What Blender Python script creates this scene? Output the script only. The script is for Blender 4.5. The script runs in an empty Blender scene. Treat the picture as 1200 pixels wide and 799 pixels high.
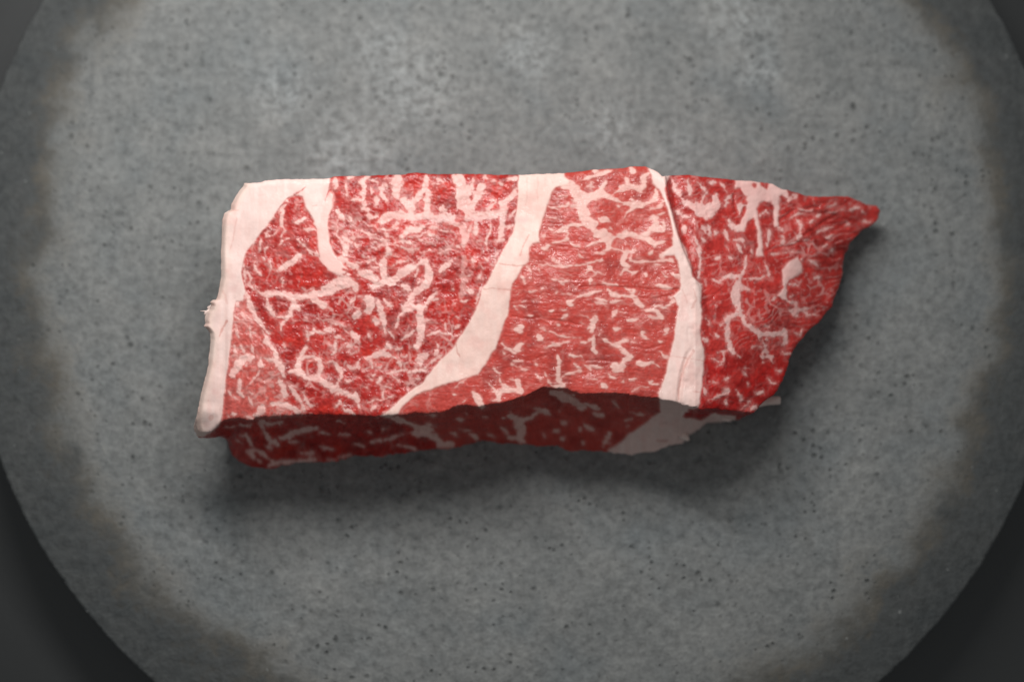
import bpy, math, random
import numpy as np
from mathutils import Vector, Matrix

# ------------------------------------------------------------------ units
# One "unit" below is 0.31 mm (about one picture element of the plate);
# U turns it into metres.  World origin lies on the top of the round slab.
U = 0.00031
FPX, DIST, TILT = 1700.0, 1700.0, math.radians(7.0)
W0, H0 = 1200.0, 798.05
sc = bpy.context.scene
col = sc.collection

# ------------------------------------------------------------------ camera
ct, st = math.cos(TILT), math.sin(TILT)
CAM = np.array([0.0, -DIST * st, DIST * ct])
R_ = np.array([1.0, 0, 0]); U_ = np.array([0, ct, st]); F_ = np.array([0, st, -ct])
cd = bpy.data.cameras.new("camera")
cam = bpy.data.objects.new("camera", cd); col.objects.link(cam)
cam.location = Vector(CAM * U)
cam.rotation_euler = (TILT, 0, 0)
cd.sensor_width = 36.0
cd.lens = FPX / W0 * 36.0
cd.clip_start = 0.01; cd.clip_end = 50
cd.dof.use_dof = True
cd.dof.focus_distance = (DIST - 160) * U
cd.dof.aperture_fstop = 4.0
sc.camera = cam

# ------------------------------------------------------------------ light
world = bpy.data.worlds.new("World"); sc.world = world
world.use_nodes = True
bg = world.node_tree.nodes["Background"]
bg.inputs[0].default_value = (0.93, 0.98, 1.0, 1)
bg.inputs[1].default_value = 0.17

LAMP_POS = np.array([-150.0, 590.0, 1010.0])
LAMP_AIM = np.array([-400.0, 140.0, 0.0])
ld = bpy.data.lights.new("window_light", 'AREA')
ld.shape = 'RECTANGLE'; ld.size = 860 * U; ld.size_y = 80 * U
ld.energy = 1.39
ld.color = (1.0, 0.992, 0.978)
lamp = bpy.data.objects.new("window_light", ld); col.objects.link(lamp)
lamp.location = Vector(LAMP_POS * U)
lamp.rotation_euler = Vector(LAMP_AIM - LAMP_POS).to_track_quat('-Z', 'Y').to_euler()

fd = bpy.data.lights.new("overhead_fill", 'AREA'); fd.shape = 'DISK'; fd.size = 2600 * U  # unseen fill lamp, added for soft ambient light from above
fd.energy = 0.45; fd.color = (0.96, 0.99, 1.0)
fill = bpy.data.objects.new("overhead_fill", fd); col.objects.link(fill)
fill.location = (-300 * U, 900 * U, 3600 * U)
fill.rotation_euler = Vector((300, -900, -3600)).to_track_quat('-Z', 'Y').to_euler()

sc.view_settings.view_transform = 'Standard'
sc.view_settings.look = 'None'
sc.view_settings.exposure = 0.0
sc.view_settings.gamma = 1.0
sc.view_settings.use_curve_mapping = False
sc.render.engine = 'CYCLES'

# ------------------------------------------------------------------ helpers
def unproject(px, py, z):
    """photo position seen by the camera -> point on the level z (units)."""
    px = np.asarray(px, float); py = np.asarray(py, float); z = np.asarray(z, float)
    a = (px - 600.0) / FPX; b = -(py - 399.5) / FPX
    d = F_[None] + a.reshape(-1, 1) * R_[None] + b.reshape(-1, 1) * U_[None]
    t = (z.reshape(-1) - CAM[2]) / d[:, 2]
    return CAM[None] + d * t[:, None]

def project(P):
    v = P - CAM[None]
    d = v @ F_
    return 600.0 + FPX * (v @ R_) / d, 399.5 - FPX * (v @ U_) / d

def _hash_table(seed):
    return np.random.RandomState(seed).rand(256, 256).astype(np.float32)
_T = {}
def vnoise(x, y, seed=0):
    if seed not in _T: _T[seed] = _hash_table(seed)
    T = _T[seed]
    xi = np.floor(x).astype(np.int64); yi = np.floor(y).astype(np.int64)
    fx = (x - xi).astype(np.float32); fy = (y - yi).astype(np.float32)
    fx = fx * fx * fx * (fx * (fx * 6 - 15) + 10); fy = fy * fy * fy * (fy * (fy * 6 - 15) + 10)
    x0 = xi & 255; x1 = (xi + 1) & 255; y0 = yi & 255; y1 = (yi + 1) & 255
    a = T[x0, y0] * (1 - fx) + T[x1, y0] * fx
    b = T[x0, y1] * (1 - fx) + T[x1, y1] * fx
    return (a * (1 - fy) + b * fy) * 2 - 1
def fbm(x, y, scale, octv=3, seed=0, gain=0.5):
    s = 0; amp = 1.0; tot = 0
    for o in range(octv):
        k = (2.03 ** o) / scale
        s = s + amp * vnoise(x * k + 17.3 * o, y * k - 9.1 * o, seed + o); tot += amp
        amp *= gain
    return s / tot * 1.6
def sstep(a, b, x):
    t = np.clip((x - a) / (b - a), 0, 1)
    return t * t * (3 - 2 * t)
def pts(s):
    return np.array([[float(q) for q in p.split(',')] for p in s.split()])

def new_mat(name):
    m = bpy.data.materials.new(name); m.use_nodes = True
    nt = m.node_tree; nt.nodes.clear()
    out = nt.nodes.new('ShaderNodeOutputMaterial')
    b = nt.nodes.new('ShaderNodeBsdfPrincipled')
    nt.links.new(b.outputs[0], out.inputs[0])
    return m, nt, b
def N(nt, t, **kw):
    n = nt.nodes.new(t)
    for k, v in kw.items():
        if k.startswith('i_'):
            n.inputs[k[2:].replace('_', ' ')].default_value = v
        else: setattr(n, k, v)
    return n
def ramp(nt, fac, stops, interp='LINEAR'):
    r = nt.nodes.new('ShaderNodeValToRGB'); r.color_ramp.interpolation = interp
    el = r.color_ramp.elements
    while len(el) < len(stops): el.new(0.5)
    for e, (p, c) in zip(el, stops):
        e.position = p; e.color = c if len(c) == 4 else (*c, 1)
    nt.links.new(fac, r.inputs[0]); return r
def math_(nt, op, a, b=None, clamp=False):
    n = nt.nodes.new('ShaderNodeMath'); n.operation = op; n.use_clamp = clamp
    for i, v in enumerate((a, b)):
        if v is None: continue
        if isinstance(v, (int, float)): n.inputs[i].default_value = v
        else: nt.links.new(v, n.inputs[i])
    return n.outputs[0]
def mixc(nt, fac, a, b, mode='MIX'):
    n = nt.nodes.new('ShaderNodeMix'); n.data_type = 'RGBA'; n.blend_type = mode
    for i, v in ((0, fac), (6, a), (7, b)):
        if isinstance(v, (int, float)): n.inputs[i].default_value = v
        elif isinstance(v, tuple): n.inputs[i].default_value = (*v, 1)
        else: nt.links.new(v, n.inputs[i])
    return n.outputs[2]

# ------------------------------------------------------------------ table
def build_table():
    m, nt, b = new_mat("black_table")
    tc = N(nt, 'ShaderNodeTexCoord')
    n1 = N(nt, 'ShaderNodeTexNoise', i_Scale=9.0, i_Detail=4.0)
    nt.links.new(tc.outputs['Object'], n1.inputs['Vector'])
    n2 = N(nt, 'ShaderNodeTexNoise', i_Scale=700.0, i_Detail=3.0)
    nt.links.new(tc.outputs['Object'], n2.inputs['Vector'])
    c = ramp(nt, n1.outputs[0], [(0.3, (0.005, 0.006, 0.006)), (0.7, (0.008, 0.009, 0.0088))])
    nt.links.new(c.outputs[0], b.inputs['Base Color'])
    b.inputs['Roughness'].default_value = 0.55
    b.inputs['Specular IOR Level'].default_value = 1.0
    bu = N(nt, 'ShaderNodeBump', i_Strength=0.15, i_Distance=0.0004)
    nt.links.new(n2.outputs[0], bu.inputs['Height']); nt.links.new(bu.outputs[0], b.inputs['Normal'])
    me = bpy.data.meshes.new("tabletop")
    s = 2.0; z = -TH * U
    me.from_pydata([(-s, -s, z), (s, -s, z), (s, s, z), (-s, s, z)], [], [(0, 1, 2, 3)])
    me.materials.append(m)
    o = bpy.data.objects.new("tabletop", me); col.objects.link(o); o['kind'] = 'structure'
TH = 110.0
PC = np.array([5.4, 109.0]); PR = 650.0

def build_slab():
    m, nt, b = new_mat("worn_stone")
    L = nt.links
    tc = N(nt, 'ShaderNodeTexCoord'); P = tc.outputs['Object']
    px = 1.0 / U      # scale so that 1.0 == one unit
    mp = N(nt, 'ShaderNodeMapping'); mp.inputs['Scale'].default_value = (px, px, px); L.new(P, mp.inputs[0])
    V = mp.outputs[0]
    def noise(scale, detail=4.0, rough=0.55, vec=V, dist=0.0):
        n = N(nt, 'ShaderNodeTexNoise', i_Scale=1.0 / scale, i_Detail=detail, i_Roughness=rough, i_Distortion=dist)
        L.new(vec, n.inputs['Vector']); return n.outputs[0]
    sep = N(nt, 'ShaderNodeSeparateXYZ'); L.new(V, sep.inputs[0])
    flat = N(nt, 'ShaderNodeCombineXYZ'); L.new(sep.outputs[0], flat.inputs[0]); L.new(sep.outputs[1], flat.inputs[1])
    ln = N(nt, 'ShaderNodeVectorMath', operation='LENGTH'); L.new(flat.outputs[0], ln.inputs[0])
    r = ln.outputs['Value']
    big = noise(230, 2.0); mid = noise(70, 4.0, 0.6); fine = noise(11, 5.0, 0.65); grain = noise(4.0, 3.0, 0.6)
    # worn centre: wobbling border at about 545 units
    rr = math_(nt, 'ADD', r, math_(nt, 'MULTIPLY', math_(nt, 'SUBTRACT', big, 0.5), 70.0))
    rr = math_(nt, 'ADD', rr, math_(nt, 'MULTIPLY', math_(nt, 'SUBTRACT', mid, 0.5), 105.0))
    rr = math_(nt, 'ADD', rr, math_(nt, 'MULTIPLY', math_(nt, 'SUBTRACT', fine, 0.5), 60.0))
    cenc = ramp(nt, mid, [(0.3, (0.164, 0.170, 0.167)), (0.5, (0.194, 0.198, 0.193)), (0.7, (0.228, 0.230, 0.222))]).outputs[0]
    cool = noise(130, 3.0, 0.6)
    cenc = mixc(nt, ramp(nt, cool, [(0.5, (0, 0, 0)), (0.72, (0.5, 0.5, 0.5))]).outputs[0], cenc, (0.150, 0.170, 0.178))
    # mottling
    mot = ramp(nt, fine, [(0.30, (0.68, 0.68, 0.68)), (0.5, (1, 1, 1)), (0.72, (1.28, 1.28, 1.27))]).outputs[0]
    cenc = mixc(nt, 1.0, cenc, mot, 'MULTIPLY')
    gr = ramp(nt, grain, [(0.3, (0.88, 0.88, 0.88)), (0.7, (1.1, 1.1, 1.1))]).outputs[0]
    cenc = mixc(nt, 1.0, cenc, gr, 'MULTIPLY')
    rimn = noise(40, 4.0, 0.6)
    rimc = ramp(nt, rimn, [(0.3, (0.060, 0.065, 0.066)), (0.7, (0.081, 0.084, 0.083))]).outputs[0]
    rimc = mixc(nt, 0.9, rimc, mot, 'MULTIPLY')
    t = math_(nt, 'DIVIDE', math_(nt, 'SUBTRACT', rr, 527.0), 76.0, True)
    ft = ramp(nt, t, [(0.30, (0, 0, 0)), (0.72, (1, 1, 1))], 'EASE').outputs[0]
    base = mixc(nt, ft, cenc, rimc)
    # brown stain along the border
    band = ramp(nt, t, [(0.0, (0, 0, 0)), (0.40, (0.34, 0.34, 0.34)), (0.62, (0.50, 0.50, 0.50)), (1.0, (0.02, 0.02, 0.02))], 'EASE').outputs[0]
    bn = noise(55, 3.0, 0.6)
    band = mixc(nt, 1.0, band, ramp(nt, bn, [(0.35, (0.15, 0.15, 0.15)), (0.65, (1, 1, 1))]).outputs[0], 'MULTIPLY')
    base = mixc(nt, band, base, (0.150, 0.128, 0.098))
    # pale scuffs left by scrapers, at fixed spots of the slab
    sc_n = noise(11, 5.0, 0.7)
    def spot(x, y, rad):
        d = N(nt, 'ShaderNodeVectorMath', operation='DISTANCE'); L.new(flat.outputs[0], d.inputs[0])
        d.inputs[1].default_value = (x - PC[0], y - PC[1], 0)
        return math_(nt, 'SUBTRACT', 1.0, math_(nt, 'DIVIDE', d.outputs['Value'], rad, True))
    sp = None
    for (qx, qy, rad) in ((478, 105, 75), (468, 95, 40), (408, 182, 70), (450, 60, 50), (786, 182, 48), (715, 150, 40), (870, 20, 60), (330, 110, 45), (620, 60, 45), (890, 80, 40)):
        w = unproject([qx], [qy], [0.0])[0]
        s_ = spot(w[0], w[1], rad)
        sp = s_ if sp is None else math_(nt, 'MAXIMUM', sp, s_)
    scuff = math_(nt, 'MULTIPLY', sp, ramp(nt, sc_n, [(0.42, (0, 0, 0)), (0.72, (1, 1, 1))]).outputs[0])
    base = mixc(nt, math_(nt, 'MULTIPLY', scuff, 0.72), base, (0.40, 0.42, 0.42))
    # pits
    def pits(scale, thr, size, seed):
        mp2 = N(nt, 'ShaderNodeMapping'); mp2.inputs['Location'].default_value = (seed * 31.7, seed * 11.3, 0); L.new(flat.outputs[0], mp2.inputs[0])
        wv = N(nt, 'ShaderNodeVectorMath', operation='ADD'); L.new(mp2.outputs[0], wv.inputs[0])
        nn = N(nt, 'ShaderNodeTexNoise', i_Scale=0.25); L.new(mp2.outputs[0], nn.inputs['Vector'])
        sc3 = N(nt, 'ShaderNodeVectorMath', operation='SCALE'); sc3.inputs['Scale'].default_value = 4.5; L.new(nn.outputs['Color'], sc3.inputs[0])
        L.new(sc3.outputs[0], wv.inputs[1])
        vo = N(nt, 'ShaderNodeTexVoronoi', voronoi_dimensions='2D', i_Scale=1.0 / scale); L.new(wv.outputs[0], vo.inputs['Vector'])
        ch = N(nt, 'ShaderNodeSeparateColor'); L.new(vo.outputs['Color'], ch.inputs[0])
        on = math_(nt, 'GREATER_THAN', ch.outputs[0], thr)
        sz = math_(nt, 'MULTIPLY', math_(nt, 'ADD', math_(nt, 'MULTIPLY', ch.outputs[1], 0.8), 0.4), size / scale)
        dd = math_(nt, 'SUBTRACT', 1.0, math_(nt, 'DIVIDE', vo.outputs['Distance'], sz, True))
        return math_(nt, 'MULTIPLY', on, dd, True)
    p1 = pits(19, 0.74, 3.8, 1); p2 = pits(10, 0.8, 2.3, 2)
    clus = ramp(nt, noise(60, 2.0), [(0.38, (0.05, 0.05, 0.05)), (0.62, (1, 1, 1))]).outputs[0]
    pit = math_(nt, 'MULTIPLY', math_(nt, 'MAXIMUM', p1, p2), clus)
    pit = math_(nt, 'MULTIPLY', pit, math_(nt, 'SUBTRACT', 1.0, math_(nt, 'MULTIPLY', ft, 0.8)))
    pitm = ramp(nt, pit, [(0.0, (0, 0, 0)), (0.55, (1, 1, 1))]).outputs[0]
    base = mixc(nt, math_(nt, 'MULTIPLY', pitm, 0.42), base, (0.045, 0.048, 0.046))
    # bright crumbs on the rim
    p3 = pits(30, 0.84, 1.7, 5)
    crumb = math_(nt, 'MULTIPLY', math_(nt, 'MULTIPLY', p3, ft), 1.0, True)
    base = mixc(nt, ramp(nt, crumb, [(0.1, (0, 0, 0)), (0.5, (0.5, 0.5, 0.5))]).outputs[0], base, (0.30, 0.31, 0.30))
    L.new(base, b.inputs['Base Color'])
    ro = math_(nt, 'ADD', 0.62, math_(nt, 'MULTIPLY', fine, 0.2))
    L.new(ro, b.inputs['Roughness']); b.inputs['Specular IOR Level'].default_value = 0.22
    h = math_(nt, 'ADD', math_(nt, 'MULTIPLY', fine, 1.5), math_(nt, 'MULTIPLY', grain, 0.45))
    h = math_(nt, 'ADD', h, math_(nt, 'MULTIPLY', mid, 2.0))
    h = math_(nt, 'SUBTRACT', h, math_(nt, 'MULTIPLY', pit, 1.6))
    bu = N(nt, 'ShaderNodeBump', i_Strength=0.8, i_Distance=2.2 * U)
    L.new(h, bu.inputs['Height']); L.new(bu.outputs[0], b.inputs['Normal'])

    n = 1440
    prof = [(0.0, 0.0), (0.5, 0.0), (0.9, 0.0), (1 - 5 / PR, 0.0), (1 - 2.6 / PR, -0.6), (1 - 1.1 / PR, -2.0), (1, -4.5), (1, -TH * 0.6), (1 - 3 / PR, -TH + 1), (1 - 8 / PR, -TH)]
    V3 = [(0, 0, 0)]; Fc = []
    rs = np.random.RandomState(5)
    a = np.linspace(0, 2 * np.pi, n, endpoint=False)
    wob = 0.9 * np.interp(np.arange(n), np.arange(0, n, 6), rs.randn(n // 6)) + 0.5 * rs.randn(n)
    chip = np.zeros(n)
    for i in rs.choice(n, 120, False): chip[i] -= rs.uniform(0.3, 1.6)
    for k, (f, z) in enumerate(prof[1:]):
        e = (wob * 0.35 + chip) * (1 if 3 <= k + 1 <= 8 else 0)
        for i in range(n):
            rad = PR * f + e[i]
            V3.append((rad * math.cos(a[i]) * U, rad * math.sin(a[i]) * U, z * U))
    for i in range(n): Fc.append((0, 1 + i, 1 + (i + 1) % n))
    for k in range(len(prof) - 2):
        for i in range(n):
            q = 1 + k * n; j = (i + 1) % n
            Fc.append((q + i, q + n + i, q + n + j, q + j))
    Fc.append(tuple(1 + (len(prof) - 2) * n + i for i in range(n))[::-1])
    me = bpy.data.meshes.new("round_slab"); me.from_pydata(V3, [], Fc)
    me.materials.append(m)
    o = bpy.data.objects.new("round_slab", me); col.objects.link(o)
    o.location = (PC[0] * U, PC[1] * U, 0)
    me.shade_smooth()
    o['label'] = "round grey pitted slab with darker rim and brownish ring, under the raw beef"
    o['category'] = "slab"

# ------------------------------------------------------------------ beef data
# outline of the cut face as the picture shows it, four edges
BACK = pts("286,215 296,214.3 306,214 310,212 335,210 360,210 379,210 387,209 392,207 410,206.5 432,206 461,205 472,205 479,203.5 486,202.5 494,202.6 505,204 529,204 560,204 580,205 607,205 635,204 661,203 680,201 694,199 712,198 730,197 742,195 756,195 761,197 767,200 772,203 776,207 785,206 805,205 817,206.5 829,208 842,209 860,211 887,213 905,216 917,222 923,223 930,225 937,227 946,230 970,230.5 992,230 1000,233 1008,236.5 1015,240 1021,240.5 1027,241 1031,246")
RIGHT = pts("1031,246 1030,254 1027,259 1020,265 1014,268 1009,271 1005,276 1001,279 996,284 994,292 990,297 989,304 987,312 988,320 985,330 983,338 977,350 975,359 966,369 960,378 951,384 945,391 938,399 933,406 929,413 925,421 923,430 920,437 917,446 912,456 906,463 900,467 895,471 891,475 888,479 884,483 880,484")
FRONT = pts("232,504 235,506.5 241,507 247,506 252,502.5 256,498.5 259,495 262,493 268,491.5 275,491 280,490 285,491 290,492.5 296,492 302,489 320,488.5 337,487.5 355,486 379,486 400,487 417,487 430,487.5 442,488 457,487 468,486.5 478,486 487,484 500,484.5 515,484 526,481 530,478 538,476.5 546,475 555,476.5 562,477 571,475 580,473.5 590,472 603,468.5 616,464 630,457 636,454.5 642,455 649,455.5 657,455.5 665,456 672,459.5 680,462 700,461.5 717,461 736,462.5 755,466 765,466 772,467 779,469.5 788,470 797,473 801,475 808,476.5 815,477 820,479.5 828,479.5 837,479 845,480.5 854,481.5 862,481.5 870,483 880,484")
LEFT = pts("286,215 284.5,219 281,223 277,229 274,234.5 271,240 270,246 266,248 263,250 261,257 260,265 259,282 259,300 259,325 257.5,333 256,341 254.5,347 253,351 249,351.5 246,354 247.5,358 246,363 242,366 240.5,371 240,375 241,379 239,382 243,386 246,390 247,398 246,407 244.5,420 244,427 240.5,441 237,455 234,468 232,480 230,490 230.5,498 232,504")
BASE_KEYS = pts("232,266,514 241,267,515 250,266,516 256,267,518 262,269,525 268,272,533 276,281,541 285,295,547.5 300,306,548.5 317,319,549 331,332,545 350,350,542 374,374,541 394,394,541 405,405,537 416,416,534 435,435,534 449,449,536 455,455,532.5 470,471,531 487,487,529 500,500,527 525,525,526.5 537,537,524 550,551,520 565,565,516 584,584,519 605,605,520 637,637,523 652,652,521.5 660,660,526 668,668,529 692,692,528 710,710,529 725,725,531.5 740,740,533 759,759,530 770,770,528 777,776,525.5 783,783,522.5 800,800,519 805,804,514 809,808,509 815,815,506.5 820,821,501 828,828,495.5 845,840,495 860,849,494 880,858,492.5")

POLY = {
'fat_cap': pts("220,190 388,190 386,222 381,236 374,262 369,262 363,250 358,243 354.5,231 350,229.5 345,229.5 338,231.5 333,235.5 325,247 315,262 306,272 297,285 289,294 286,300 284.5,310 283,318 284,326 287,342 284,352 277,353 274,366 272,385 270.5,400 268,425 265,440 263.5,455 262,470 261,482 259,493 256,499 250,505 238,512 215,512"),
'fat_seam': pts("608,190 608,206 607,230 605,250 602,270 595,283 588,297 580,313 573,327 565,340 562,352 555,367 547,382 537,398 530,410 517,421 505,436 495,449 480,459 470,467 457,480 445,487.5 456,489 466,485.5 470,479 476,471.5 486,464 500,457 516,452 530,447.5 545,443 560,438.5 569,426 576,414 581,408 585,396 591,377 595,370 596,359 598,344 601,332 609,319 613,311 620,306 620,296 621,290 625,286 632,284 632,272 636,256 641,240 647,225 652,219.5 664,217 668,212 661,207 663,190"),
'fat_seam_right': pts("757,190 760,197 764,206 765,215 772,222 776,228 782,244 786,260 789,275 788,288 776,300 790,299 794,306 797,322 798,336 796,341 790,347 794,356 796,360 794,370 791,389 789,402 785,417 780,440 772,461 773,470 774,483 760,492 750,501 737,509 726,519 712,528 720,540 760,540 800,530 830,505 862,498 862,487 845,487 838,484 822,492 800,489 803,483 818,478 822,455 824,440 825,417 821.5,397 821,389 822,365 821,356 822,334 817,329 811,325 809,311 805,296 797,282 791,265 785,242 781,231 779,222 784,206 776,205 772,201 765,190"),
'M1': pts("862,205 887,205 892,218 896,222 900,223 906,206 925,215 919,226 913,231 912.5,265 907.5,265 907,241 904,236 896,235.5 889,239 886.5,246 888,254 892,270 894.5,300 886,300 888.5,288 888,270 886,259 882.5,255 876,259 871,271 863,272.5 860,266 867,262.5 872,252 875,245 871,243 866,252 864,240 872,236 876,232 868,220 861,222"),
'N1': pts("935,301.5 939,307.5 939,319 932.5,324 926,327.5 921,334 921,341 920,346 922.5,351 917.5,350 912,346 915,342.5 918,336 918,324 917,316 921,311 929,304.5"),
'W1': pts("372,240 387,224 391,228 389,245 385,252 384,270 386,284 391,297 399,306 406,316 404,322 394,321 384,316 377,306 373,296 373,285 371,270 368,262"),
}
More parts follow.
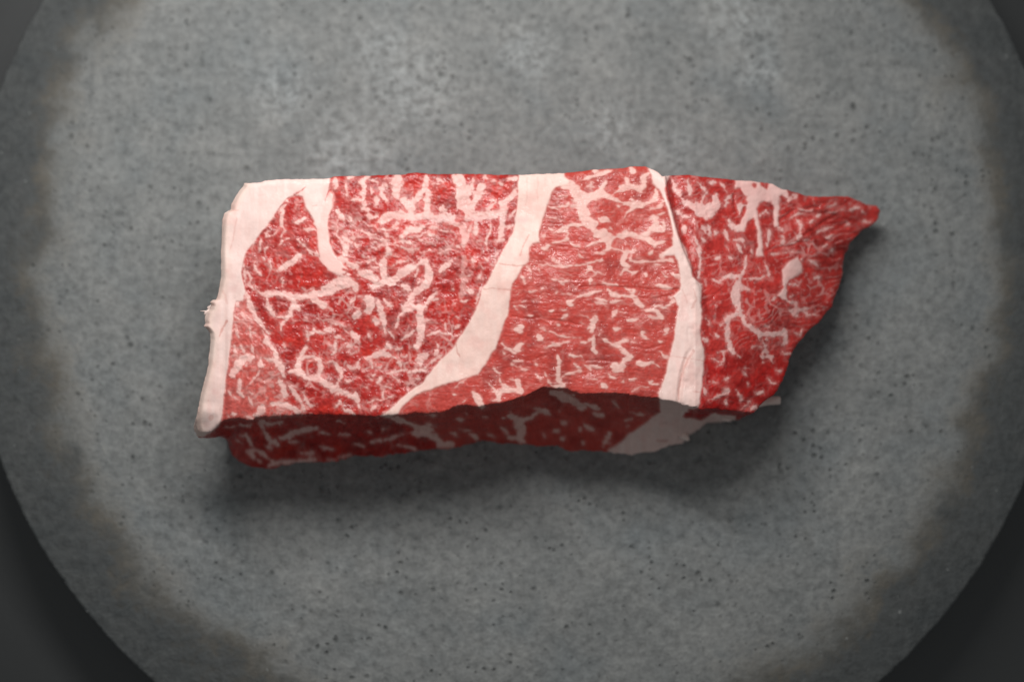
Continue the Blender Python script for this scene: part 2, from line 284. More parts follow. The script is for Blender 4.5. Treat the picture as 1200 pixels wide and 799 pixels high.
TILES = {
'A': (230, 200, "5|805,330 800,420 800,520;5|930,490 1020,445;3|690,560 650,590 660,610;3|800,500 830,560 800,620;3|600,640 595,760;2.5|550,640 520,740;3|780,700 830,650 870,640;5|1020,560 1120,560;4|950,650 1030,720 1080,790;2.5|680,420 740,440;2|700,700 650,740 640,790;2.5|650,620 720,600 760,560;3|840,260 860,300 830,330;4|1060,750 1150,790"),
'B': (230, 300, "6|405,240 460,340 500,430 540,540 600,640 680,720;3.5|545,60 560,110 600,180;3.5|690,60 690,130;7|760,140 830,90 900,40 960,0;3.5|800,220 800,280;8|650,370 750,350 850,360 900,380 970,390 1060,375 1198,340;5|665,390 665,450 700,520 750,570 820,590 870,560;6|900,390 920,460 890,520 850,570;4|840,590 800,640 790,690;5|960,500 930,470;8|1100,400 1150,450 1198,470;6|1060,740 1110,700 1180,720;4|1030,700 1050,790;3|470,560 530,600;3|500,650 520,760;4|620,700 660,790;3|370,440 400,470;3|380,700 400,760;3|560,720 540,700;3|470,130 500,200 500,270 540,320;2.5|440,80 450,200 470,260;2|520,250 580,330 630,370;2.5|350,540 400,600;2.5|420,500 470,640;2.5|640,40 610,20"),
'C': (230, 400, "7|650,10 720,80 760,180 800,260 810,320;8|770,370 810,430 840,500;3|870,420 930,490 980,590 1000,660;4|890,430 940,500 1000,600 1020,660;11|350,310 370,240 440,170 530,150;6|600,150 615,230;3|600,270 560,320 500,390 470,440;5|650,160 730,170 780,230;5|410,350 400,460 440,520;2.5|300,460 340,520 400,560;4|500,470 540,490;3|490,520 530,600;10|600,650 620,610;7|560,690 640,640;7|720,590 800,590 850,600 900,640;6|860,590 930,640 960,670;4|330,670 380,680;3|460,690 520,720 530,735;3|290,680 310,700;6|870,290 960,275 1030,330 1100,350 1198,390;6|940,220 950,280;5|1030,60 990,110 960,170 970,260;6|1000,150 1080,140 1150,180 1160,260 1140,320 1080,330;4|1100,340 1170,350;4|1000,480 1040,560 1060,600 1110,600;3|350,30 380,130;3|420,40 450,100;2.5|510,20 540,110;3|820,10 830,60"),
'D': (380, 200, "12|690,50 690,140 670,220;8|960,70 940,160 880,240 820,310;9|975,180 970,300 960,370;9|510,480 600,440 720,410 830,420 1000,440 1198,450;8|740,270 810,350 830,430;6|1080,370 1110,350 1130,400;8|350,110 370,180 360,270;5|400,60 340,120;6|380,280 370,350 390,370;6|490,260 490,310;3|440,160 450,220;5|550,150 540,220 580,280;3|500,170 580,140 600,200;3|420,90 520,120;5|110,80 110,170;6|230,70 280,60;3|210,120 200,260;5|130,370 160,430 190,470;4|240,430 250,470;3|260,270 310,260 340,280;5|410,420 450,440 490,420;3|340,560 410,600 480,600;4|640,530 700,480;6|720,620 780,560 860,550 930,520;3|560,600 640,620 680,670;3|980,540 1060,530;4|660,680 760,660 830,680 870,710;3|720,720 800,740 880,730;3|960,600 1050,610;3|1060,780 1130,750 1198,730;3|480,740 530,700 600,690;6|590,700 600,760 570,800;2.5|440,680 600,650;8|200,690 210,760 190,800;3|170,610 220,650 250,670;3|130,530 110,600 180,680;3|260,560 270,650;4|290,690 310,720;4|820,200 830,210;3|1010,120 1080,130;2.5|1020,60 1120,110;2.5|500,540 600,560 700,520;2.5|880,640 960,680;2.5|1080,560 1180,570;2|900,760 1000,750"),
'E': (380, 300, "11|0,20 60,60 120,130 160,160;7|150,20 220,70 310,110;13|20,330 120,260 200,240 280,290;9|330,150 400,170 470,220 500,260;9|450,290 540,240 640,220 760,140 870,80 940,50;7|550,20 550,100 555,200;7|950,50 980,130 980,220 950,280 880,330 830,370;10|780,480 800,420 820,380;9-5|750,490 850,480 930,480 980,420 1050,340;9|900,500 910,600 910,700 890,790;5|750,520 700,580 660,660;12|410,400 430,440 420,500;6|500,420 540,540 560,620 570,720;7|590,440;6|480,580 490,620;3|430,520;5|880,250 900,230;5|740,280 800,310;3|850,200 870,150;5|1080,140 1190,50;3|1020,100;4|1130,630 1140,680;3|960,740 1060,710 1198,740;3|950,600 1000,600;5|280,560 320,530;3|30,610 150,650 230,660;5|20,680 60,700;4|110,760 180,780;4|410,740 430,760;5|260,720 300,760 300,800;3|600,700 650,760;3|720,780 780,740 850,700;2.5|620,110 700,60 780,40;2.5|380,60 480,30;2|450,110 500,100;2.5|1000,420 1060,400;2.5|240,450 290,380"),
'F': (380, 400, "5|110,10 110,80 90,110;3|60,120 110,90;4|200,50 270,30;3|240,120 300,90;5|300,250 330,180;4|210,220 260,260 330,230;5|110,210 150,250 160,320 130,400;9|20,400 90,440 150,470;5|0,380 40,420;6|150,460 230,500 280,520;9|280,490 300,540;4|310,570 340,650;4|190,360 250,370;4|150,560 190,640 280,680;3|100,620 150,580;6|400,160 460,130 540,110 620,130 680,170 710,210;4|430,170 440,240;6|590,20 620,60;4|650,90 720,60;5|740,140 770,120;10|890,140 890,200;8|890,140 950,130;6|850,60 890,30 870,0;6|1050,20 1060,60 1040,110;5|520,240;5|460,320;6|510,390 530,350;3|400,320 450,370;3|590,300 680,280 780,260;4|780,290 880,270 960,270;3|640,320 700,370;3|560,420 620,440;3|400,560 480,550 550,540 640,520;3|550,460 550,530;4|440,640 480,600;2|350,420 400,430;2.5|920,260 1010,180 1100,130;2.5|20,200 90,190;2.5|820,340 900,350"),
'G': (530, 200, "14|60,60 90,180 110,300 160,400;8*0.85|0,490 100,520 110,620 110,700;10|130,440 260,440 400,410 470,380;8|470,300 490,370 460,480 460,600;6|470,300 540,260 590,220 600,170;4|330,380 400,300;8|280,150 240,250 200,320;4|300,50 330,70;3|200,60 190,180;5|210,200;5|280,220 310,210;3|360,480 350,570 310,670 330,740;4|540,430 590,380;4|420,660 480,650;5|460,130;4|540,80 600,70;3|380,100;4|370,280;6|220,460 220,590;4|170,520 150,620;3|50,700 70,720;2.5|990,240 1090,225;3.5|1000,330 1060,330 1090,290;2|900,340 990,360;2|1100,330 1180,330;2|880,440 980,440;5|1040,540 1120,510 1198,510;3|900,540 960,580 1070,560;3.5|900,690 1010,670 1070,640 1090,590 1050,560;3|1080,650 1130,690 1198,715;4|840,730 900,720;4|850,610;10|1020,110 1130,130 1160,220 1198,290;7|1198,300 1215,450;3|510,550 560,520;2.5|230,700 260,640"),
'H': (530, 300, "10*0.5|110,20 100,120 105,240 80,380;3|930,10 1000,60;4|840,80 920,90 1030,95 1120,95;3|1150,95 1198,90;2|720,40 800,60 840,90;3.5|930,210 990,220;3|1010,210 1090,230;3|1000,220 1050,270;4|650,180 690,250;5|730,200;3|700,100 740,150;2|800,110 820,150;6|850,295;3|710,330 790,325;3|610,355;4.5|970,345;2|1030,350 1120,370;5|1198,370 1090,430 1130,470;4|580,470 620,510;3|630,460 700,500;2|640,430 680,430;6|930,510;7|1050,500;6|1055,565;10|625,670;7|800,740 840,770;3|820,670 880,690;4|920,710 980,740 1080,770 1198,770;3|700,550 750,560;5|995,645;4|190,20 200,80;5|310,20 340,50;5|160,180;5|270,170 240,210;6|130,320 180,330;5|120,420;4|260,290 220,430;3|0,300;3|50,570;4|30,440;3|20,690 80,640;3|260,60 290,120;3|20,760 80,720"),
'I': (530, 400, "3.5|460,20 520,70 580,100;10|620,50;4|480,110;4|870,60 970,30 1040,10 1110,10;3.5|570,220 640,250 680,265;2|590,180 650,190;6|680,265;4|390,250 440,300 450,370 490,430;7|430,480 500,450 580,460 640,470;6|600,360 620,420 650,480;6|430,500 440,550;4|300,370 350,390 390,440 420,490;7-11|200,480 230,540 280,600;2.5|360,550 420,550;2|530,340 570,360;4|870,290 900,370 940,420;6|990,140 1000,230 1000,300 1000,380;7|950,420 1050,410;3|1010,350 1060,310 1120,300;4|1100,290 1198,270;4|790,210;3|790,310 830,350 870,350;7|1110,130 1198,140;4|1140,210 1198,250;2|90,400 120,360;5|20,500;6|110,560;2|20,440 130,350"),
'J': (680, 190, "10|20,340 40,480 70,560 130,640 220,690 290,720;7|0,310 60,340 150,310 220,300 280,340;5|280,340 360,370 450,390 560,400 640,380 700,340 710,290;3.5|0,170 80,150 170,130 260,80 310,70;4|130,80 150,80;5|240,200 200,260 210,300;2.5|100,200 100,250;2|60,230 130,240;5|280,330 340,280 400,240 480,230 560,250 600,210 590,160 640,110;3.5|450,210 430,150;5|480,70 500,100;7|570,240;4|480,400 490,440 440,480;3|350,400 390,450;2.5|480,320 500,370;2|430,500 400,530;4|180,530 250,545;2|280,610 300,640;6|250,720 400,690 440,660 560,690 630,660 690,620 720,570 690,510;3|740,590 780,620 720,640;2.5|690,510 640,550;3|700,260 710,330 680,370;4|560,690 620,730 700,770 780,750;4|640,710 680,760;3|720,410 790,360;2.5|640,430 700,440 760,410;2.5|720,500 790,480;3|770,560 790,600 760,650;6|260,740 270,800;3.5|60,790 140,740 240,740"),
'K': (680, 290, "5|220,30 290,10 350,20 430,40 520,20;7|430,40 410,90 400,150 460,180;3.5|480,80 470,120 520,140 610,130 700,130 800,120 860,130;4|640,60 680,30;6|760,80 830,40 870,20;4|690,150 750,170;5|820,100 860,130;2|20,160 100,130 190,130;4|190,130;2|150,55 230,50;6|10,80;7|90,190;3|50,240 100,210 150,250 110,280;5|90,290 90,330;2|160,220 220,250;3|380,250 430,210 510,240 480,270;4|520,230;6|610,245;6|860,260 930,280;2|760,230 800,280;4|200,320 260,350 350,350;3-5|660,360 740,350 790,375 860,375;4|0,450 80,450 140,420 190,410;5|260,400 290,440 380,455 470,460;6|480,460 500,420;4|420,380 480,430;6|480,470 550,530 590,560;3.5|150,480 240,500;3|290,510 400,495;3|140,520 210,530 260,560;5|690,535 780,560 830,540 870,500 850,470;6|620,590 690,580 740,620 770,660;2|640,650 740,660;6|300,640 340,590;2|340,590 420,610;4.5|440,680 540,670;9|150,650 130,700 110,770;4|60,770 100,740;9|340,755;6|800,780 830,760;6|590,790;2|0,700 40,710;2|0,630 90,660"),
'L': (680, 390, "8|130,30 120,70 120,150 150,190;4|0,85 60,90 110,70;5|180,30 250,80 310,110 370,130 430,180 470,210;4.5|340,95 390,70 450,75;3|480,85 530,95;6|580,10 630,50;4|750,75;5|800,5;5|750,190 780,220 830,220;6|470,220 420,250 390,290;12|350,320;6|310,300 400,360;6|540,280 610,290 680,270;2|700,290 740,320;4|100,310 210,325;3|40,300 90,350;4|0,200 30,240;5|0,350;4.5|260,395 320,420;3|460,440 520,430;8|660,460;3|690,470 730,480;8|220,495;2|80,430 160,430;3|400,450;2|480,540 560,500 640,510"),
'M': (780, 200, "4|60,80 90,170 130,230 160,270;4|210,90 230,170 220,220;4|300,110 350,160 380,200;10|200,300 260,320 310,370 390,380 460,300;12|290,340 350,390 420,420;9|460,240 480,320 420,410;5|100,380 150,420 210,430;3|380,200 350,270 330,310;4|410,110 460,110;3|520,120 580,210;6|570,300 560,330;3|620,230 560,280;3|880,420 930,380 960,400;5|180,520 180,590;4|340,520 370,580;3|270,450 250,500;3|400,510 410,590 440,630;4|460,560 470,600;6|340,640 360,660;4|270,620 300,700 330,790;5|680,700 710,760;3|640,650 720,640 740,700;4|800,740 820,790;4|560,570 580,640;4|600,470 650,560;2|560,700 600,740;4|960,560 970,660 950,720;4|1090,680 1120,660;2|1000,790 1198,760;3|1130,290 1180,260;3|1060,530 1100,560;6|1100,200 1130,240"),
'N': (810, 300, "5|520,0 500,60 500,120 460,190 460,230;10|440,250 420,340 430,430 460,520;6|470,560 520,640 590,690 660,730 760,735 860,720;5|880,690 885,740 880,800;8|420,540 350,590 340,680 345,800;5|460,200 380,195 310,190;3.5|310,200 260,250 210,220;3.5|500,210 580,200 650,205 710,180;3|600,130 630,100 650,150;3|690,60 710,130 740,220;4|500,280 540,320;5|930,510 980,540;2.5|930,500 1040,495 1140,485;3|1050,510 1100,550 1198,560;2|900,420 980,440;3|980,460 960,520;5|80,10 80,110 75,200;5|240,20;2|140,580 190,660;6|370,20;3|780,390 760,410;2.5|920,260 1000,270;4|1110,40 1190,90;5|1040,20;2|930,380 960,370;2.5|960,720 1020,740 1040,680;3|640,740 640,790;3|720,740 710,800;6|240,740;6|130,780;2|280,660 300,620;2|670,660 760,640;4|1198,200 1150,210"),
'O': (800, 400, "8-5|430,0 440,60 470,110;2.5|480,110 540,150;3|330,110 400,90;2|250,150 360,190;2|310,240 370,220;2|380,100 390,180;3|650,60 700,40 760,50;3|760,10 780,60 750,110 745,190;2.5|780,80 800,150 840,190;2.5|800,150 850,140;3|930,80 960,120 1010,120;3.5|940,30 980,10;4|900,270;3|810,340 830,390 870,400;5|690,490 750,465;2|560,260 620,250;2|570,290 600,320;2|600,390 610,420;4|500,460 540,520 550,550;6|400,480 420,460;3|240,550 320,520 390,490;3|200,440 220,510;3|410,540 410,590;2|260,370 330,380;5|410,350;7|660,620;2|540,640 620,560"),
'P': (890, 200, "2|290,440 350,410 420,405;4|340,460 390,510 380,590;4|340,630 390,600;4|470,490 500,470;4.5|540,420;3|350,330 420,370 490,380;6|330,250;3|280,280 310,240;3|540,580 610,550 680,530;4|630,630 690,600;3|640,340 720,310;4|850,370 940,330;4|800,480 830,500;3|950,470 1040,480;4|970,380;5|220,620;2|640,400 720,380 790,360;5|680,740;3|420,650 460,640;2|200,700 340,670;3|100,580 90,640;2|560,730 640,690"),
'Q': (225, 470, "6|650,200 680,290 740,370 800,410;5|660,200 760,210 850,190;4|440,320 500,320 540,380 560,420;6|820,350 900,330 960,290 1060,260 1160,250;3|900,370 1000,390;4|510,470 600,460 700,520 760,570;4|530,490 590,540 650,570;5|720,600 850,570 1000,565 1150,550;3|1020,490 1150,485;4|700,420 740,440;3|420,360 470,390;2|310,245 400,245;3|430,230 560,220"),
'R': (375, 470, "6|690,160 800,190 920,240 1060,270;5|860,310 960,300 1050,320;9|1060,320 1110,360 1140,420 1198,420;3|480,380 600,360 720,330 850,290;3|320,400 420,420;2.5|190,310 280,320;3|440,280 480,300;3|0,290 100,310;3|0,420 120,450;3|180,530 300,490;3|60,550 150,550;4|590,510;3|720,410 850,430 930,470;2|580,255 650,255;2|160,190 220,200;3|1000,130 1080,130;3|980,200 1080,240"),
'S': (525, 450, "10|590,290 660,340 690,420 680,530;5|620,340 780,320 850,250 920,280;6|570,500 640,500 700,530;8|0,560 30,570;5|210,460 270,510;8|970,80 1080,110 1190,180;4|820,230 900,260 950,280;6|1090,370;3|980,440 1040,430;6|905,490;4|1075,520;3|380,470 440,490;2|80,330 150,340;3|100,420 210,430;2|320,310 380,320;3|490,410 570,470;3|30,450 80,480;2|180,280;2|520,320;2|1040,250"),
'T': (650, 450, "9|60,120 180,160 270,220;5|290,180 400,230;5|370,280 440,290;4.5|280,370 310,410 370,430;6|90,370;4|240,420;5|520,460 490,520 460,560;5|260,545;4|80,510;2|700,270 900,280;2|540,160 600,220;3|690,390;4|520,555;2|650,340 720,330;3|40,450"),
}
CARVE = [  # lean streaks inside fat: width, tile, points
 (1.3, 'D', "80,60 50,160 10,290"), (2.2, 'D', "165,60 165,140 145,200 100,190"), (1.5, 'A', "920,225 1020,165"),
 (7, 'M', "830,140"), (8, 'M', "690,200 740,250 745,290"), (4, 'M', "735,350 700,450"), (6, 'G', "1130,50 1198,70"),
 (5, 'V', "190,300 300,275 420,255"), (4, 'V', "220,245 330,240"), (6, 'E', "390,290 420,320"), (4, 'E', "180,130 290,180")]
TINT = [   # faint blood lines and creases: width, strength, tile, points
 (1.3, 0.5, 'H', "430,75 560,90 690,95 760,95"), (1.2, 0.42, 'H', "290,310 400,305 560,315 640,320"),
 (2.0, 0.6, 'B', "285,600 255,670 220,745"), (1.6, 0.45, 'G', "710,600 690,660 670,720 640,790"),
 (1.6, 0.55, 'I', "30,30 50,100 75,135"), (2.2, 0.8, 'F', "930,20"), (2.2, 0.8, 'E', "115,280"), (1.8, 0.8, 'C', "930,255"),
 (1.4, 0.3, 'L', "840,215 1000,240 1160,265"), (2.2, 0.35, 'L', "1060,170 1000,260 960,380 930,480 920,620"),
 (1.8, 0.3, 'K', "1060,400 1090,480 1050,570"), (1.5, 0.25, 'K', "960,400 1000,520"), (1.6, 0.35, 'L', "1060,540 1110,545"),
 (6, 0.30, 'C', "140,720"), (1.6, 0.3, 'C', "110,550"), (1.4, 0.25, 'A', "380,440 340,640 310,740"),
 (1.2, 0.18, 'G', "800,60 790,300"), (1.2, 0.18, 'G', "700,60 690,330"), (2, 0.3, 'A', "1095,335 1125,335"),
 (2.5, 0.55, 'T', "950,530 1060,525"), (2, 0.25, 'F', "1100,420 960,470 830,530"), (1.2, 0.2, 'G', "930,60 940,110"),
 (1.6, 0.25, 'A', "310,380 400,370"), (2.5, 0.2, 'B', "250,330 290,440"), (5, 0.2, 'B', "150,450")]
CREASE = [ # dark folds and knife cuts in the lean
 (2.2, 3.0, 'K', "0,375 200,365 420,375 560,385 740,395 930,395"), (1.8, 2.0, 'K', "540,470 700,480 850,440"),
 (1.8, 2.2, 'H', "560,570 700,580 830,580 1000,610 1198,640"), (1.4, 1.6, 'I', "680,180 780,170 860,130"),
 (1.6, 1.6, 'L', "470,130 620,145 780,110"), (3.5, 6, 'M', "635,240 640,320 665,400"), (3, 4, 'P', "190,470 260,410 340,360"),
 (4, 6, 'P', "500,590 560,620 620,665"), (2.4, 3, 'P', "60,760 200,715 340,690 480,640"), (2.4, 4, 'P', "420,600 500,560 600,470 700,430"),
 (3.5, 5, 'P', "330,330 440,350 560,350"), (2, 2, 'N', "100,470 200,380 290,300"), (2, 1.5, 'N', "660,670 740,640 830,560"),
 (1.6, 1.5, 'N', "680,600 760,575"), (3.5, 5, 'M', "1080,450 1160,400 1198,370"), (1.8, 2, 'K', "1020,90 1050,200 1090,290"),
 (2, 3, 'P', "760,330 850,270"), (2, 3, 'P', "660,590 760,520 850,470"), (1.5, 1.5, 'L', "0,250 200,250 330,270")]
ORG = {k: (v[0], v[1]) for k, v in TILES.items()}; ORG['V'] = (780, 450)
def tpx(tile, s):
    return pts(s) / 7.99 + np.array(ORG[tile])

# ------------------------------------------------------------------ rasters (0.5 unit cells)
RX0, RY0, RX1, RY1, RS = 205, 180, 1050, 565, 0.5
gx = np.arange(RX0, RX1, RS); gy = np.arange(RY0, RY1, RS)
GX, GY = np.meshgrid(gx, gy)           # [row(y), col(x)]
SH = GX.shape
# natural wander of every edge
WX = GX + 0.9 * fbm(GX, GY, 9, 2, 11); WY = GY + 0.9 * fbm(GX, GY, 9, 2, 23)

def window(P, m):
    x0 = max(int((P[:, 0].min() - m - RX0) / RS), 0); x1 = min(int((P[:, 0].max() + m - RX0) / RS) + 2, SH[1])
    y0 = max(int((P[:, 1].min() - m - RY0) / RS), 0); y1 = min(int((P[:, 1].max() + m - RY0) / RS) + 2, SH[0])
    return slice(y0, y1), slice(x0, x1)
TILE_W = {'J': 1.25, 'G': 1.15, 'M': 1.12, 'A': 0.95, 'E': 1.08, 'D': 1.02, 'B': 1.0, 'C': 0.98, 'F': 0.95, 'N': 1.0, 'K': 0.82, 'L': 0.84, 'H': 0.86, 'I': 0.86, 'O': 0.9, 'P': 0.95}
WMOD = np.clip(1 + 0.42 * fbm(GX, GY, 10, 2, 31), 0.45, 1.7).astype(np.float32)
def seg_field(P, w, m, X=WX, Y=WY, organic=False):
    """half width minus distance for a polyline with width w (number or (w0,w1))"""
    w0, w1 = w if isinstance(w, tuple) else (w, w)
    sl = window(P, m + max(w0, w1))
    x = X[sl]; y = Y[sl]; best = np.full(x.shape, -1e3, np.float32)
    n = max(len(P) - 1, 1); mod = WMOD[sl] if organic else 1.0
    for i in range(n):
        a = P[i]; b_ = P[min(i + 1, len(P) - 1)]
        d = b_ - a; l2 = float(d @ d)
        t = np.clip(((x - a[0]) * d[0] + (y - a[1]) * d[1]) / l2, 0, 1) if l2 > 0 else 0 * x
        dist = np.hypot(x - a[0] - t * d[0], y - a[1] - t * d[1])
        q = (i + t) / n
        ww = (w0 + (w1 - w0) * q) * 0.5 * mod
        if organic: ww = ww * (1 - 0.55 * np.abs(2 * q - 1) ** 3 * (1.0 if w0 < 4.6 else 0.45))
        best = np.maximum(best, ww - dist)
    return sl, best
def poly_field(P, X=WX, Y=WY, m=8):
    sl = window(P, m); x = X[sl]; y = Y[sl]
    ins = np.zeros(x.shape, bool); dist = np.full(x.shape, 1e3)
    for i in range(len(P)):
        a = P[i]; b_ = P[(i + 1) % len(P)]
        if a[1] != b_[1]:
            c = (a[1] > y) != (b_[1] > y)
            ins ^= c & (x < (b_[0] - a[0]) * (y - a[1]) / (b_[1] - a[1]) + a[0])
        d = b_ - a; l2 = float(d @ d)
        t = np.clip(((x - a[0]) * d[0] + (y - a[1]) * d[1]) / l2, 0, 1)
        dist = np.minimum(dist, np.hypot(x - a[0] - t * d[0], y - a[1] - t * d[1]))
    return sl, np.where(ins, dist, -dist)

SOFTX = GX + 0.5 * fbm(GX, GY, 12, 2, 11); SOFTY = GY + 0.5 * fbm(GX, GY, 12, 2, 23)
f_poly = np.full(SH, -50.0, np.float32)
regions = {}
for k, P in POLY.items():
    big = k.startswith('fat')
    sl, v = poly_field(P, SOFTX if big else WX, SOFTY if big else WY)
    f_poly[sl] = np.maximum(f_poly[sl], v)
    r = np.full(SH, -50.0, np.float32); r[sl] = v; regions[k] = r
f_big = np.full(SH, -50.0, np.float32)
KS = 1.1                                  # fillets where veins meet
rng = np.random.RandomState(77)
S = np.zeros(SH); SA = np.zeros(SH)
for k, (ox, oy, s) in TILES.items():
    for it in s.split(';'):
        w, p = it.split('|'); P = tpx(k, p); af = 1.0
        if '*' in w: w, af = w.split('*'); af = float(af)
        if len(P) == 1:                   # flecks are longish, never round
            th = rng.uniform(-0.9, 0.9); q = float(w) * rng.uniform(0.3, 0.6)
            P = np.array([P[0] - [q * math.cos(th), q * math.sin(th)], P[0] + [q * 0.2 * math.sin(th), q * 0.3 * math.cos(th)], P[0] + [q * math.cos(th), q * math.sin(th)]])
            w = '%.2f' % (float(w) * 0.74)
        ww = tuple(float(q) for q in w.split('-')) if '-' in w else float(w)
        kw = TILE_W.get(k, 1.0)
        ww = tuple(q * kw for q in ww) if isinstance(ww, tuple) else ww * kw
        wm = max(ww) if isinstance(ww, tuple) else ww
        sl, v = seg_field(P, ww, 11, organic=True)
        e = np.exp(np.clip(v, -15, 15) / KS)
        S[sl] += e; SA[sl] += e * af * min(1.0, 0.74 + 0.06 * wm)
        if wm >= 5: f_big[sl] = np.maximum(f_big[sl], v)
f_vein = KS * np.log(S + 1e-7); amp = SA / (S + 1e-7)
edge_n = 0.75 * fbm(GX, GY, 3.0, 2, 41) + 0.8 * fbm(GX, GY, 7, 2, 47)
mzone = sstep(-6, 8, GX - np.interp(GY, [206, 300, 400, 480], [640, 615, 570, 470])) * sstep(4, -4, GX - np.interp(GY, [206, 290, 340, 480], [775, 795, 815, 775]))
fibre_n = 1.25 * fbm(GX * 0.42 + 0.05 * GY, GY * 1.5, 4.2, 3, 49)
feather = 1.35 * fbm(GX, GY, 3.4, 4, 51, 0.62)
edge_n = (0.45 * edge_n + feather) * (1 - mzone) + (0.45 * edge_n + fibre_n) * mzone
fv = f_vein - 0.25 + edge_n
f_all = np.maximum(fv, f_poly + 0.25 * edge_n)
for w, tile, p in CARVE:
    sl, v = seg_field(tpx(tile, p), w, 4)
    f_all[sl] = np.minimum(f_all[sl], -(v + 0.5 * edge_n[sl]))
AMP = np.where(f_poly > -1.5, 1.0, np.maximum(np.maximum(amp, 0.5), 0.92 * sstep(1, 5, GY - np.interp(GX, FRONT[:, 0], FRONT[:, 1]))))
softn = 1.1 * fbm(GX, GY, 4.5, 2, 57)
soft_w = 0.26 + 0.12 * (1 - mzone)
body = (1 - soft_w) * sstep(-1.1, 1.0, f_all) + soft_w * sstep(-4.2, 2.4, f_all + softn)
body = np.where(f_poly > -3, np.maximum(body, sstep(-2.2, 1.3, f_all + 0.4 * softn)), body)
FAT = body * AMP * (1 - 0.16 * np.clip(fbm(GX, GY, 4.5, 2, 53), 0, 1) * (f_poly < 0))
solid = sstep(-0.5, 0.8, f_poly)

# which muscle a place belongs to: left of the seam, between the seams, right of both
seam_c = pts("190,640 206,630 250,622 300,600 340,580 380,565 410,548 430,530 450,505 470,470 488,456 500,478 520,520 565,530")
seam_r = pts("190,768 206,775 240,782 290,798 340,806 380,806 420,803 470,796 500,790 540,790 565,790")
scx = np.interp(GY, seam_c[:, 0], seam_c[:, 1]); srx = np.interp(GY, seam_r[:, 0], seam_r[:, 1])
isR = sstep(-2, 2, GX - srx); isM = sstep(-2, 2, GX - scx) * (1 - isR); isL = np.clip(1 - isR - isM, 0, 1)

# fine marbling of each muscle
def streak(sx, sy, ang, seed):
    c, s = math.cos(ang), math.sin(ang)
    u = (WX * c + WY * s) / sx; v = (-WX * s + WY * c) / sy
    return fbm(u, v, 1.0, 3, seed)
wv1 = 6 * fbm(GX, GY, 30, 2, 61); wv2 = 6 * fbm(GX, GY, 30, 2, 67)
def ridge(scale, seed, ax=1.0, ay=1.0):
    return 1 - np.abs(fbm((GX + wv1) * ax, (GY + wv2) * ay, scale, 3, seed))
def lace(size, seed, ax=1.0, ay=1.0, jit=0.85):
    """pale net between muscle bundles: distance to the border of jittered cells"""
    x = (GX + 0.9 * wv1) * ax / size; y = (GY + 0.9 * wv2) * ay / size
    T1 = np.random.RandomState(seed).rand(2, 256, 256)
    xi = np.floor(x).astype(int); yi = np.floor(y).astype(int)
    d1 = np.full(x.shape, 9.0); d2 = d1.copy()
    for i in (-1, 0, 1):
        for j in (-1, 0, 1):
            cx = xi + i + 0.5 + jit * (T1[0, (xi + i) & 255, (yi + j) & 255] - 0.5)
            cy = yi + j + 0.5 + jit * (T1[1, (xi + i) & 255, (yi + j) & 255] - 0.5)
            d = np.hypot(x - cx, y - cy)
            d2 = np.minimum(d2, np.maximum(d, d1)); d1 = np.minimum(d1, d)
    return (d2 - d1) * size * 0.5
brk = fbm(GX, GY, 11, 2, 73)
def net(size, seed, w, ax=1.0, ay=1.0, cut=0.0):
    e = lace(size, seed, ax, ay)
    return sstep(w, 0.15 * w, e + 0.5 * edge_n) * sstep(cut - 0.35, cut + 0.45, brk)
mL = np.maximum(net(15, 71, 2.6, cut=0.05), 0.5 * net(8, 72, 1.7, cut=0.15)); mL = np.maximum(mL, 0.5 * sstep(0.5, 0.95, fbm(WX, WY, 5.0, 3, 75)))
mM = np.maximum(0.8 * net(18, 81, 2.0, 0.6, 1.25, cut=0.25), 0.6 * sstep(0.5, 0.9, fbm(WX * 0.5, WY * 1.4, 5.5, 3, 85))); mM = np.maximum(mM, 0.5 * net(8, 82, 1.3, 0.6, 1.3, cut=0.25))
mR = np.maximum(0.8 * net(15, 91, 2.4, cut=0.25), 0.12 * net(9, 92, 2.4, cut=0.2)); mR = np.maximum(mR, 0.5 * sstep(0.45, 0.9, fbm(WX, WY, 5, 3, 95)))
dens = sstep(-0.5, 0.6, fbm(GX, GY, 45, 2, 99))
lowR = isR * sstep(400, 440, GY)
front = sstep(0, 4, GY - np.interp(GX, FRONT[:, 0], FRONT[:, 1]))
FINE = (isL * mL * (0.22 + 0.6 * dens) + isM * mM * (0.12 + 0.36 * dens) + isR * mR * (0.34 + 0.45 * dens) * (1 - 0.6 * lowR))
near = sstep(-6.5, -0.5, f_vein) * sstep(-0.7, 0.5, fbm(GX, GY, 20, 2, 177))
tend = near * np.maximum(0.7 * sstep(0.72, 0.98, ridge(9, 171)), 0.6 * sstep(0.4, 0.8, fbm(WX, WY, 4, 3, 175)))
fold = 0.5 + 0.5 * np.sin(2 * np.pi * (GY + 0.12 * GX + 9 * fbm(GX, GY, 24, 3, 181)) / (6.5 + 0.012 * GX))
fmask = np.exp(-((GX - 462) / 85) ** 4 - ((GY - 283) / 36) ** 4) * isL
FINE = np.maximum(FINE, fmask * sstep(0.55, 0.95, fold + 0.25 * edge_n) * sstep(-0.5, 0.4, brk) * 0.95)
lowR0 = sstep(385, 425, GY)
fold2 = 0.5 + 0.5 * np.sin(2 * np.pi * (GX * 0.35 + GY * 0.94 + 7 * fbm(GX, GY, 34, 3, 187)) / 7.0)
FINE = np.maximum(FINE, isR * sstep(0.7, 1.0, fold2 + 0.2 * edge_n) * sstep(0.0, 0.7, fbm(GX, GY, 28, 2, 189)) * 0.38 * (1 - lowR0))
FINE = np.maximum(FINE, tend * (isL * 0.75 + isM * 0.45 + isR * 0.65))
FINE = FINE * (1 - 0.7 * front)
FATT = np.maximum(FAT * (0.93 + 0.07 * solid), FINE * 0.6)

